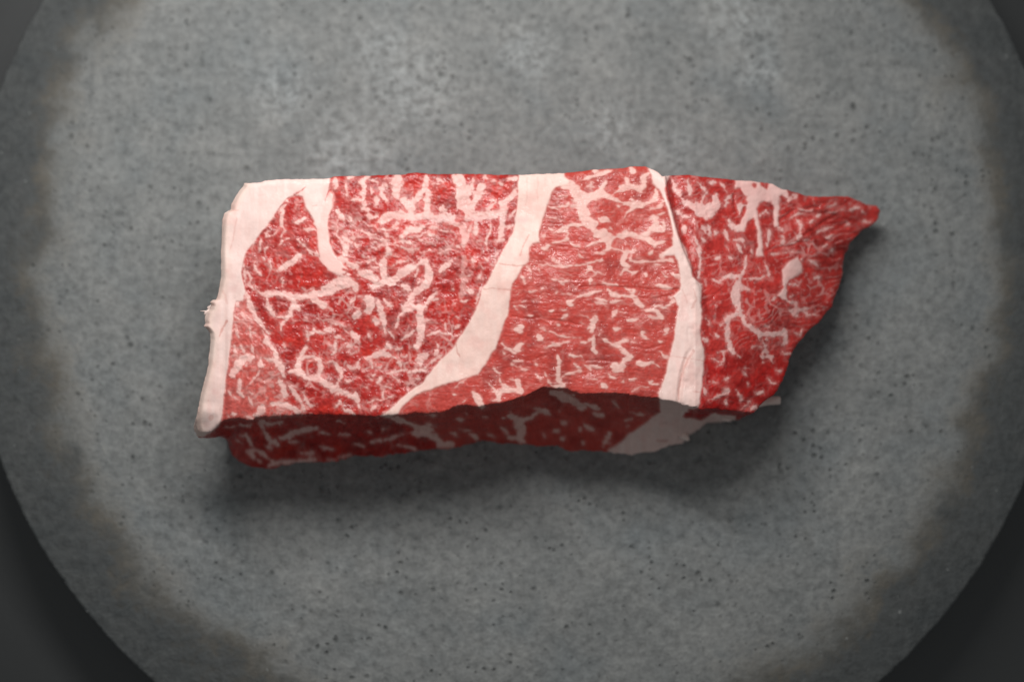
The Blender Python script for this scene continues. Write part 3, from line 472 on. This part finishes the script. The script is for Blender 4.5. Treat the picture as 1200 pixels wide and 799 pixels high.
# colours (linear albedo)
def C(r, g, b): return np.array([r, g, b], np.float32)
n1 = fbm(GX, GY, 26, 3, 101); n2 = fbm(GX, GY, 5, 3, 111); n3 = fbm(GX, GY, 60, 2, 121)
fib = streak(14, 2.2, 0.05, 131)
lean = (isL[..., None] * C(0.41, 0.026, 0.021) + isM[..., None] * C(0.47, 0.056, 0.043) + isR[..., None] * C(0.45, 0.034, 0.028))
lean = lean * (1 - lowR[..., None]) + lowR[..., None] * C(0.42, 0.015, 0.013)
dark = np.clip(0.5 * sstep(0.05, 0.8, n1) + 0.45 * sstep(0.1, 0.9, n2) * (isL + isR) + 0.25 * sstep(0.2, 0.9, fib), 0, 1)
lean = lean * (1 - 0.42 * dark[..., None] * C(1, 1.1, 1.0))
bright = sstep(0.15, 0.8, fbm(GX, GY, 22, 3, 141))
lean = lean * (1 - 0.55 * bright[..., None]) + 0.55 * bright[..., None] * (isL[..., None] * C(0.54, 0.032, 0.020) + isM[..., None] * C(0.50, 0.058, 0.043) + isR[..., None] * C(0.53, 0.046, 0.038))
pinkz = (sstep(4, -6, GX - np.interp(GY, [330, 350, 378, 406, 437, 470, 500], [282, 288, 304, 318, 330, 340, 346])) * sstep(335, 360, GY))[..., None] * (1 - front)[..., None]
lean = lean * (1 - 0.5 * pinkz) + 0.5 * pinkz * C(0.58, 0.14, 0.115)
mott = 0.10 * fbm(GX, GY, 2.6, 2, 151) * (1 + 0.6 * isL)
lean = np.clip(lean * (1 + mott[..., None]) + 0.014 * np.clip(fib, 0, 1)[..., None] * isM[..., None], 0, 1)
fatc = (isL[..., None] * C(0.79, 0.49, 0.44) + isM[..., None] * C(0.79, 0.49, 0.43) + isR[..., None] * C(0.78, 0.48, 0.44))
cap = sstep(-2, 2, regions['fat_cap'])[..., None]; sm = sstep(-1.5, 1.5, regions['fat_seam'])[..., None]; sr = sstep(-1.5, 1.5, regions['fat_seam_right'])[..., None]
fatc = fatc * (1 - cap) + cap * C(0.765, 0.55, 0.50)
fatc = fatc * (1 - sm) + sm * C(0.80, 0.55, 0.482)
fatc = fatc * (1 - sr) + sr * C(0.80, 0.57, 0.515)
cream = (sstep(15, 2, GX - np.interp(GY, LEFT[:, 1], LEFT[:, 0])) * sstep(-2, 2, regions['fat_cap']))[..., None]
fatc = fatc * (1 - 0.5 * cream) + 0.5 * cream * C(0.78, 0.595, 0.495)
stri = fbm(GX * 1.0, GY * 0.22, 5, 3, 163) * np.clip(cap + sm + sr, 0, 1)[..., 0]
fatc = fatc * (1 + (0.03 * stri)[..., None] * C(0.5, 1.6, 1.8))
fatc = fatc * (1 + 0.05 * n3 + 0.04 * n2)[..., None] * (1 - 0.08 * sstep(0.1, 0.9, fbm(GX, GY, 16, 2, 161))[..., None] * C(0.2, 1, 1))
grey = sstep(8, -4, np.abs(GY - 258)) * isL * sstep(470, 500, GX)    # cool tinge of the gristle
fatc = fatc * (1 - 0.45 * grey[..., None]) + 0.45 * grey[..., None] * C(0.56, 0.38, 0.38)
TN = np.zeros(SH, np.float32)
for w, a, tile, p in TINT:
    sl, v = seg_field(tpx(tile, p), w, 4)
    TN[sl] = np.maximum(TN[sl], a * sstep(-0.8, 0.6, v + 0.4 * edge_n[sl]))
CR = np.zeros(SH, np.float32); CRD = np.zeros(SH, np.float32)
for w, dpt, tile, p in CREASE:
    sl, v = seg_field(tpx(tile, p), w, 5)
    q = sstep(-1.6, w * 0.5, v)
    CR[sl] = np.maximum(CR[sl], q * min(1, dpt / 4)); CRD[sl] = np.maximum(CRD[sl], q * dpt)
FATT = FATT * (1 - 0.8 * CR)
RGB = lean * (1 - FATT[..., None]) + fatc * FATT[..., None]
# edge of the fat soaks up a little red
halo = sstep(1.0, 0.2, np.abs(FAT - 0.45) * 2)[..., None] * 0.12
RGB = RGB * (1 - halo) + halo * C(0.60, 0.17, 0.14)
RGB = RGB * (1 - TN[..., None]) + TN[..., None] * C(0.50, 0.17, 0.13)
RGB = np.clip(RGB, 0.004, 0.95)

# part labels: 0..2 muscles, 3 cap, 4/5 seams, 6+ thick veins
LAB = np.where(isR > 0.5, 2, np.where(isM > 0.5, 1, 0)).astype(np.int32)
LAB[regions['fat_seam_right'] > 0] = 5; LAB[regions['fat_seam'] > 0] = 4; LAB[regions['fat_cap'] > 0] = 3
core = ((f_big + 0.6 * edge_n > 0) | (np.maximum(np.maximum(regions['M1'], regions['N1']), regions['W1']) > 0)) & (LAB < 3)
core = core & (f_all > 0)
cr = core[::2, ::2].copy()
seen = np.zeros(cr.shape, np.int32); comps = []
ys, xs = np.nonzero(cr); todo = {(int(a), int(b)) for a, b in zip(ys, xs)}
while todo:
    s0 = todo.pop(); st_ = [s0]; comp = [s0]
    while st_:
        y, x = st_.pop()
        for q in ((y + 1, x), (y - 1, x), (y, x + 1), (y, x - 1)):
            if q in todo: todo.discard(q); st_.append(q); comp.append(q)
    if len(comp) > 90: comps.append(comp)
for i, comp in enumerate(sorted(comps, key=len, reverse=True)):
    for y, x in comp: seen[y, x] = 6 + i
up = np.repeat(np.repeat(seen, 2, 0), 2, 1)[:SH[0], :SH[1]]
LAB = np.where(up > 0, up, LAB)

def samp(A, px, py):
    fx = np.clip((px - RX0) / RS, 0, SH[1] - 1.001); fy = np.clip((py - RY0) / RS, 0, SH[0] - 1.001)
    x0 = fx.astype(int); y0 = fy.astype(int); fx = fx - x0; fy = fy - y0
    if A.ndim == 3: fx = fx[..., None]; fy = fy[..., None]
    return (A[y0, x0] * (1 - fx) + A[y0, x0 + 1] * fx) * (1 - fy) + (A[y0 + 1, x0] * (1 - fx) + A[y0 + 1, x0 + 1] * fx) * fy
def samp_n(A, px, py):
    return A[np.clip(((py - RY0) / RS + .5).astype(int), 0, SH[0] - 1), np.clip(((px - RX0) / RS + .5).astype(int), 0, SH[1] - 1)]

# ------------------------------------------------------------------ beef relief
def blur(A, n):
    for _ in range(n):
        A = (A + np.roll(A, 1, 0) + np.roll(A, -1, 0)) / 3
        A = (A + np.roll(A, 1, 1) + np.roll(A, -1, 1)) / 3
    return A
HT = 158 + 3.0 * fbm(GX, GY, 110, 2, 201) + 1.2 * fbm(GX, GY, 35, 2, 205)
step_x = np.interp(GY, [190, 206, 240, 290, 335, 370], [777, 779, 785, 799, 818, 824])
HT -= sstep(-2, 7.0, GX - step_x) * np.interp(GY, [200, 240, 290, 330, 380, 480], [9, 9, 8, 5, 2, 1])
HT -= np.clip(GX - 815, 0, None) * 0.38 + 26 * sstep(950, 1035, GX) + 14 * sstep(75, 0, np.interp(GY, RIGHT[:, 1], RIGHT[:, 0]) - GX) * sstep(280, 330, GY)
HT += 3.5 * sstep(22, 0, step_x - GX) * (GX < step_x + 1) * sstep(350, 280, GY)
HT += 0.28 * blur(FAT, 3)
HT += 0.5 * blur(solid, 5)
HT += (0.2 * n2 + 0.08 * fbm(GX, GY, 2.6, 2, 211)) * (1 - solid) * (1 + 0.4 * isL + 0.6 * isR) + 0.08 * n2 * solid
HT += 0.14 * fib * isM * (1 - solid) * (1 - front)
HT += isL * (1 - solid) * 0.55 * fbm(WX, WY * 1.6, 13, 3, 221)
tip = sstep(915, 955, GX) * sstep(320, 280, GY)
HT += tip * 3.4 * fbm(GX * 0.75 + GY * 0.5, GY * 1.5 - GX * 0.45, 24, 3, 231) + isR * 0.8 * fbm(GX, GY, 16, 3, 235)
HT += 0.5 * fmask * (fold - 0.5) * (1 - solid)
HT -= 0.32 * blur(CRD, 2) + 0.2 * TN
capn = np.interp(GY, LEFT[:, 1], LEFT[:, 0])
HT -= 4 * sstep(7, 0, GX - capn) ** 1.5 + 9 * sstep(478, 506, GY) * sstep(262, 250, GX)
HT += 3 * sstep(15, 0, np.abs(GX - 248)) * sstep(470, 485, GY)
HT += -1.5 * sstep(6, 1, np.abs(GX - 262)) * sstep(300, 420, GY)
seamfold = sstep(5, 0, np.abs(GX - np.interp(GY, [400, 415, 435, 455, 475], [815, 806, 800, 797, 795])))
HT -= 2.5 * seamfold * sstep(402, 425, GY)

# ------------------------------------------------------------------ beef mesh
def resample(P, n):
    d = np.r_[0, np.cumsum(np.hypot(*np.diff(P, axis=0).T))]
    t = np.linspace(0, d[-1], n)
    return np.stack([np.interp(t, d, P[:, 0]), np.interp(t, d, P[:, 1])], 1)
NU, NV, NR = 940, 350, 46
cb = resample(BACK, NU); cf = resample(FRONT, NU); cl = resample(LEFT, NV); cr_ = resample(RIGHT, NV)
rs = np.random.RandomState(3)
cf[1:-1, 1] += 0.5 * fbm(cf[1:-1, 0], cf[1:-1, 1] * 0, 5, 3, 301); cb[1:-1, 1] += 0.35 * fbm(cb[1:-1, 0], 0 * cb[1:-1, 1], 6, 3, 305)
cr_[1:-1, 0] += 0.7 * fbm(cr_[1:-1, 1], 0 * cr_[1:-1, 1], 6, 3, 309); cl[1:-1, 0] += 0.4 * fbm(cl[1:-1, 1], 0 * cl[1:-1, 1], 6, 3, 313)
u = np.linspace(0, 1, NU)[:, None, None]; v = np.linspace(0, 1, NV)[None, :, None]
PX = ((1 - v) * cb[:, None] + v * cf[:, None] + (1 - u) * cl[None] + u * cr_[None]
      - ((1 - u) * (1 - v) * cb[0] + u * (1 - v) * cb[-1] + (1 - u) * v * cf[0] + u * v * cf[-1]))
tx = PX[..., 0].ravel(); ty = PX[..., 1].ravel()
tz = samp(HT, tx, ty)
# round the rim of the block a little
eu = np.minimum(np.arange(NU), np.arange(NU)[::-1])[:, None] * 0.8 + np.zeros((1, NV)); ev = np.minimum(np.arange(NV), np.arange(NV)[::-1])[None] * 0.8 + np.zeros((NU, 1))
ed = np.minimum(eu, ev).ravel()
tz -= 2.6 * np.exp(-(ed / 2.2))
TOP = unproject(tx, ty, tz)
idx = np.arange(NU * NV).reshape(NU, NV)
# loop round the rim: front (left to right), right (front to back), back (right to left), left
loop = np.r_[idx[:, -1], idx[-1, ::-1][1:], idx[::-1, 0][1:], idx[0, 1:-1]]
nl = len(loop)
Pt = TOP[loop]; lx = tx[loop]; ly = ty[loop]
cent = np.array([10.0, 40.0])
base = np.zeros((nl, 3))
vec = Pt[:, :2] - cent
ln_ = np.linalg.norm(vec, axis=1, keepdims=True)
base[:, :2] = Pt[:, :2] - vec / ln_ * (5 + 3 * fbm(lx, ly, 30, 2, 321))[:, None]
# the torn tip on the right overhangs
tipw = sstep(930, 1030, lx)
base[:, 0] -= tipw * 42; base[:, 1] -= tipw * 10
isf = np.zeros(nl); isf[:NU] = 1
bxk = np.interp(lx[:NU], BASE_KEYS[:, 0], BASE_KEYS[:, 1]); byk = np.interp(lx[:NU], BASE_KEYS[:, 0], BASE_KEYS[:, 2])
byk = byk + 0.8 * fbm(bxk, 0 * bxk, 5, 3, 331) * sstep(270, 300, bxk)
base[:NU] = unproject(bxk, byk, np.zeros(NU))
# blend the two ends of the front into the neighbouring sides
for k in range(1, 41):
    w = 1 - k / 41.0; w = w * w * (3 - 2 * w)
    for j, s_ in ((NU - 1 + k, NU - 1), (nl - k, 0)):
        base[j] = base[j] * (1 - w) + w * (base[s_] + (Pt[j] - Pt[s_]) * np.array([1, 1, 0]))
base[:, 2] = -0.4
rows = []; rpx = []; rpy = []
for r in range(1, NR + 1):
    t = r / NR
    bul = math.sin(math.pi * t) ** 0.8
    th = np.where(isf > 0, t ** 2.2, t)[:, None]
    q = np.c_[Pt[:, :2] * (1 - th) + base[:, :2] * th, Pt[:, 2] * (1 - t) + base[:, 2] * t]
    nrm = vec / ln_
    wob = bul * (3.5 * fbm(lx * 1.0 + ly, np.full(nl, t * 150.0), 26, 3, 341) + 1.2 * fbm(lx + ly, np.full(nl, t * 150.0), 7, 2, 345))
    wob = wob * np.where(isf > 0, 0.7, 1.0)
    q[:, :2] += nrm * wob[:, None]
    # the fat lobe at the front left bulges before it tucks under
    lobe = sstep(262, 245, lx) * sstep(440, 490, ly)
    q[:, :2] += nrm * (lobe * 10 * math.sin(math.pi * min(1, t * 1.9)) * (t < 0.53))[:, None]
    rows.append(q)
    ax, ay = project(q)
    k = 0.75 * t
    mx = lx + (600 - lx) * k * 0.35 + 10 * fbm(lx + ly, np.full(nl, t * 130.0), 20, 2, 351)
    my = ly + (350 - ly) * k
    f = isf
    rpx.append(np.where(f > 0, ax, mx)); rpy.append(np.where(f > 0, ay, my))
SK = np.concatenate(rows); sx = np.concatenate(rpx); sy = np.concatenate(rpy)
VERT = np.concatenate([TOP, SK])
nt_ = NU * NV
# faces
a = idx[:-1, :-1].ravel(); b_ = idx[:-1, 1:].ravel(); c_ = idx[1:, 1:].ravel(); d_ = idx[1:, :-1].ravel()
FT = np.stack([a, b_, c_, d_], 1)
ring = [loop] + [nt_ + r * nl + np.arange(nl) for r in range(NR)]
FS = []
for r in range(NR):
    A_, B_ = ring[r], ring[r + 1]
    FS.append(np.stack([A_, B_, np.roll(B_, -1), np.roll(A_, -1)], 1))
FS = np.concatenate(FS)
cenv = len(VERT); VERT = np.concatenate([VERT, [[cent[0], cent[1], -0.4]]])
FACE = np.concatenate([FT, FS])
FB = np.stack([ring[-1], np.full(nl, cenv), np.roll(ring[-1], -1)], 1)   # underside triangles
VPX = np.r_[tx, sx, 600.0]; VPY = np.r_[ty, sy, 350.0]
vcol = samp(RGB, VPX, VPY); vfat = samp(FATT, VPX, VPY)
# the hidden sides carry the colour of the rim they hang from, the left one is all fat
leftside = np.zeros(len(VERT)); li = np.zeros(nl); li[(lx < 300) & (isf < 1)] = 1
leftside[nt_:nt_ + nl * NR] = np.tile(li, NR)
nn_ = fbm(VERT[:, 1], VERT[:, 2], 18, 3, 361)
vcol = np.where((leftside > 0)[:, None], np.array([0.765, 0.55, 0.48]) * (1 + 0.06 * nn_)[:, None], vcol)
vfat = np.where(leftside > 0, 1.0, vfat)
# part of each face
fcx = VPX[FACE].mean(1); fcy = VPY[FACE].mean(1)
flab = samp_n(LAB, fcx, fcy)
ns = len(FT)
sk_l = np.tile(li[np.arange(nl)], NR)
flab[ns:] = np.where(sk_l > 0, 3, flab[ns:])
front_face = np.tile(isf, NR)
flab[ns:] = np.where((sk_l == 0) & (flab[ns:] == 3), 0, flab[ns:])
rowi = np.repeat(np.arange(NR), nl); colx = np.tile(lx, NR)
flab[ns:] = np.where((front_face > 0) & (colx < 258), 3, flab[ns:])
flab[ns:] = np.where((front_face < 1) & (flab[ns:] >= 6), np.where(colx > 800, 2, np.where(colx > 640, 1, 0)), flab[ns:])
# smooth normals of the whole block, shared by all parts
tri = np.concatenate([FACE[:, [0, 1, 2]], FACE[:, [0, 2, 3]]])
fn = np.cross(VERT[tri[:, 1]] - VERT[tri[:, 0]], VERT[tri[:, 2]] - VERT[tri[:, 0]])
VN = np.zeros_like(VERT)
for k in range(3):
    for ax in range(3):
        VN[:, ax] += np.bincount(tri[:, k], fn[:, ax], len(VERT))
VN /= np.maximum(np.linalg.norm(VN, axis=1, keepdims=True), 1e-9)

def flesh_mat():
    m, nt, b = new_mat("raw_flesh")
    L = nt.links
    at = N(nt, 'ShaderNodeAttribute', attribute_name="flesh_color")
    fa = N(nt, 'ShaderNodeAttribute', attribute_name="fat")
    tc = N(nt, 'ShaderNodeTexCoord')
    n1 = N(nt, 'ShaderNodeTexNoise', i_Scale=1 / (2.2 * U), i_Detail=3.0); L.new(tc.outputs['Object'], n1.inputs['Vector'])
    n2 = N(nt, 'ShaderNodeTexNoise', i_Scale=1 / (16 * U), i_Detail=3.0); L.new(tc.outputs['Object'], n2.inputs['Vector'])
    L.new(at.outputs['Color'], b.inputs['Base Color'])
    ro = math_(nt, 'ADD', math_(nt, 'MULTIPLY', fa.outputs['Fac'], 0.12), math_(nt, 'ADD', 0.20, math_(nt, 'MULTIPLY', n2.outputs[0], 0.30)))
    L.new(ro, b.inputs['Roughness'])
    b.inputs['Specular IOR Level'].default_value = 0.16
    n3 = N(nt, 'ShaderNodeTexNoise', i_Scale=1 / (4.5 * U), i_Detail=2.0); L.new(tc.outputs['Object'], n3.inputs['Vector'])
    b3 = N(nt, 'ShaderNodeBump', i_Strength=0.9, i_Distance=1.0 * U); L.new(n3.outputs[0], b3.inputs['Height'])
    L.new(b3.outputs[0], b.inputs['Coat Normal'])
    wet = ramp(nt, n2.outputs[0], [(0.46, (0.02, 0.02, 0.02)), (0.62, (0.30, 0.30, 0.30))]).outputs[0]
    L.new(math_(nt, 'MULTIPLY', wet, math_(nt, 'SUBTRACT', 1.0, math_(nt, 'MULTIPLY', fa.outputs['Fac'], 0.6))), b.inputs['Coat Weight'])
    b.inputs['Coat Roughness'].default_value = 0.13
    bu = N(nt, 'ShaderNodeBump', i_Strength=0.28, i_Distance=0.5 * U)
    L.new(n1.outputs[0], bu.inputs['Height']); L.new(bu.outputs[0], b.inputs['Normal'])
    return m

def part_mesh(name, faces, tris, mat):
    used = np.unique(np.r_[faces.ravel(), tris.ravel()])
    mp = np.full(len(VERT), -1); mp[used] = np.arange(len(used))
    me = bpy.data.meshes.new(name)
    nv = len(used); nf, n3 = len(faces), len(tris)
    me.vertices.add(nv); me.vertices.foreach_set("co", (VERT[used] * U).astype(np.float32).ravel())
    lv = np.r_[mp[faces].ravel(), mp[tris].ravel()].astype(np.int32)
    me.loops.add(len(lv)); me.loops.foreach_set("vertex_index", lv)
    me.polygons.add(nf + n3)
    me.polygons.foreach_set("loop_start", np.r_[np.arange(nf) * 4, nf * 4 + np.arange(n3) * 3].astype(np.int32))
    me.polygons.foreach_set("use_smooth", np.ones(nf + n3, bool))
    me.update(calc_edges=True); me.validate()
    at = me.attributes.new("flesh_color", 'FLOAT_COLOR', 'POINT')
    at.data.foreach_set("color", np.c_[vcol[used], np.ones(nv)].astype(np.float32).ravel())
    af = me.attributes.new("fat", 'FLOAT', 'POINT'); af.data.foreach_set("value", vfat[used].astype(np.float32))
    me.normals_split_custom_set_from_vertices([tuple(n) for n in VN[used]])
    me.materials.append(mat)
    return me

def build_beef():
    mat = flesh_mat()
    root = bpy.data.objects.new("beef_block", None); col.objects.link(root)
    root.empty_display_size = 0.02
    root['label'] = "thick block of raw marbled red beef with white fat seams on the round grey slab"
    root['category'] = "meat"
    info = {0: ("lean_muscle", "marbled red muscle beside the thick white fat edge"),
            1: ("lean_muscle", "pinkish red finely flecked muscle between the two white seams"),
            2: ("lean_muscle", "deep red muscle with a torn pointed tip"),
            3: ("fat_edge", "thick creamy white fat along the short edge"),
            4: ("fat_seam", "wide smooth curved white seam across the middle"),
            5: ("fat_seam", "wrinkled white seam folding down over the front")}
    for k in sorted(set(flab.tolist())):
        f = FACE[flab == k]
        name, lab = info.get(k, ("fat_vein", None))
        t = FB if k == 0 else np.zeros((0, 3), int)
        if len(f) == 0: continue
        me = part_mesh(name, f, t, mat)
        o = bpy.data.objects.new(name, me); col.objects.link(o); o.parent = root
        if lab: o['label'] = lab
    return root

def shred(root, P3, width, thick, name, mat, seed):
    """thin frayed strip of fat along the points P3 (units), tapered and uneven"""
    rs = np.random.RandomState(seed)
    P3 = np.array(P3, float); V = []; Fc = []; n = len(P3)
    for i in range(n):
        d = P3[min(i + 1, n - 1)] - P3[max(i - 1, 0)]; d /= np.linalg.norm(d)
        s = np.cross(d, [0, 0, 1.0]); s /= np.linalg.norm(s)
        w = width[i] * 0.5
        for a_, zz in ((-1, 0), (-0.5, .5), (0.5, .5), (1, 0), (0.5, -.5), (-0.5, -.5)):
            V.append(P3[i] + s * a_ * w * (1 + 0.15 * rs.randn()) + np.array([0, 0, zz * thick * (1 + 0.2 * rs.randn())]))
    for i in range(n - 1):
        for k in range(6):
            q = i * 6; j = (k + 1) % 6
            Fc.append((q + k, q + j, q + 6 + j, q + 6 + k))
    Fc.append(tuple(range(6))[::-1]); Fc.append(tuple((n - 1) * 6 + k for k in range(6)))
    me = bpy.data.meshes.new(name); me.from_pydata([tuple(p * U) for p in V], [], Fc)
    at = me.attributes.new("flesh_color", 'FLOAT_COLOR', 'POINT')
    c = np.array([0.80, 0.62, 0.56])
    at.data.foreach_set("color", np.array([[*(c * (1 + 0.05 * rs.randn())), 1] for _ in V], np.float32).ravel())
    af = me.attributes.new("fat", 'FLOAT', 'POINT'); af.data.foreach_set("value", np.ones(len(V), np.float32))
    me.shade_smooth(); me.materials.append(mat)
    o = bpy.data.objects.new(name, me); col.objects.link(o); o.parent = root

def up3(lst):
    return [unproject([x], [y], [z])[0] for x, y, z in lst]

build_table()
build_slab()
beef = build_beef()
fm = bpy.data.materials["raw_flesh"]
shred(beef, up3([(872, 474, 40), (888, 471.5, 40), (900, 470, 41), (909, 469, 42), (914.5, 469, 42)]), [9, 11, 10, 11, 9], 6.0, "fat_shred", fm, 1)
shred(beef, up3([(252, 364, 150), (245, 365, 150), (240, 364.6, 151), (235, 364.4, 151.5)]), [5, 2.2, 1.4, 0.8], 1.5, "fat_shred", fm, 2)
rq = np.random.RandomState(12)
for k in range(7):                       # frayed clump on the short edge
    y = rq.uniform(357, 386); reach = 3.0 + 5.0 * math.exp(-((y - 371) / 9) ** 2) + rq.uniform(-1, 2)
    dy = rq.uniform(-3, 3); z = rq.uniform(138, 150)
    x0 = 249.0; w = rq.uniform(6, 11)
    shred(beef, up3([(x0, y, z), (x0 - reach * .5, y + dy * .4, z + rq.uniform(-1, 2)), (x0 - reach * .85, y + dy * .8, z), (x0 - reach, y + dy, z - 1)]),
          [w, w * rq.uniform(.8, 1.1), w * .7, w * .4], rq.uniform(3, 6), "fat_shred", fm, 20 + k)
for x, y, z, l in ((803, 514, 10, 5), (846, 491, 22, 11)):
    shred(beef, up3([(x - 6, y - 6, z + 4), (x, y - 2, z + 1), (x + l * .6, y + .5, z - 1), (x + l, y + 1.5, z - 3)]), [11, 9, 6, 2], 5, "fat_shred", fm, int(x))
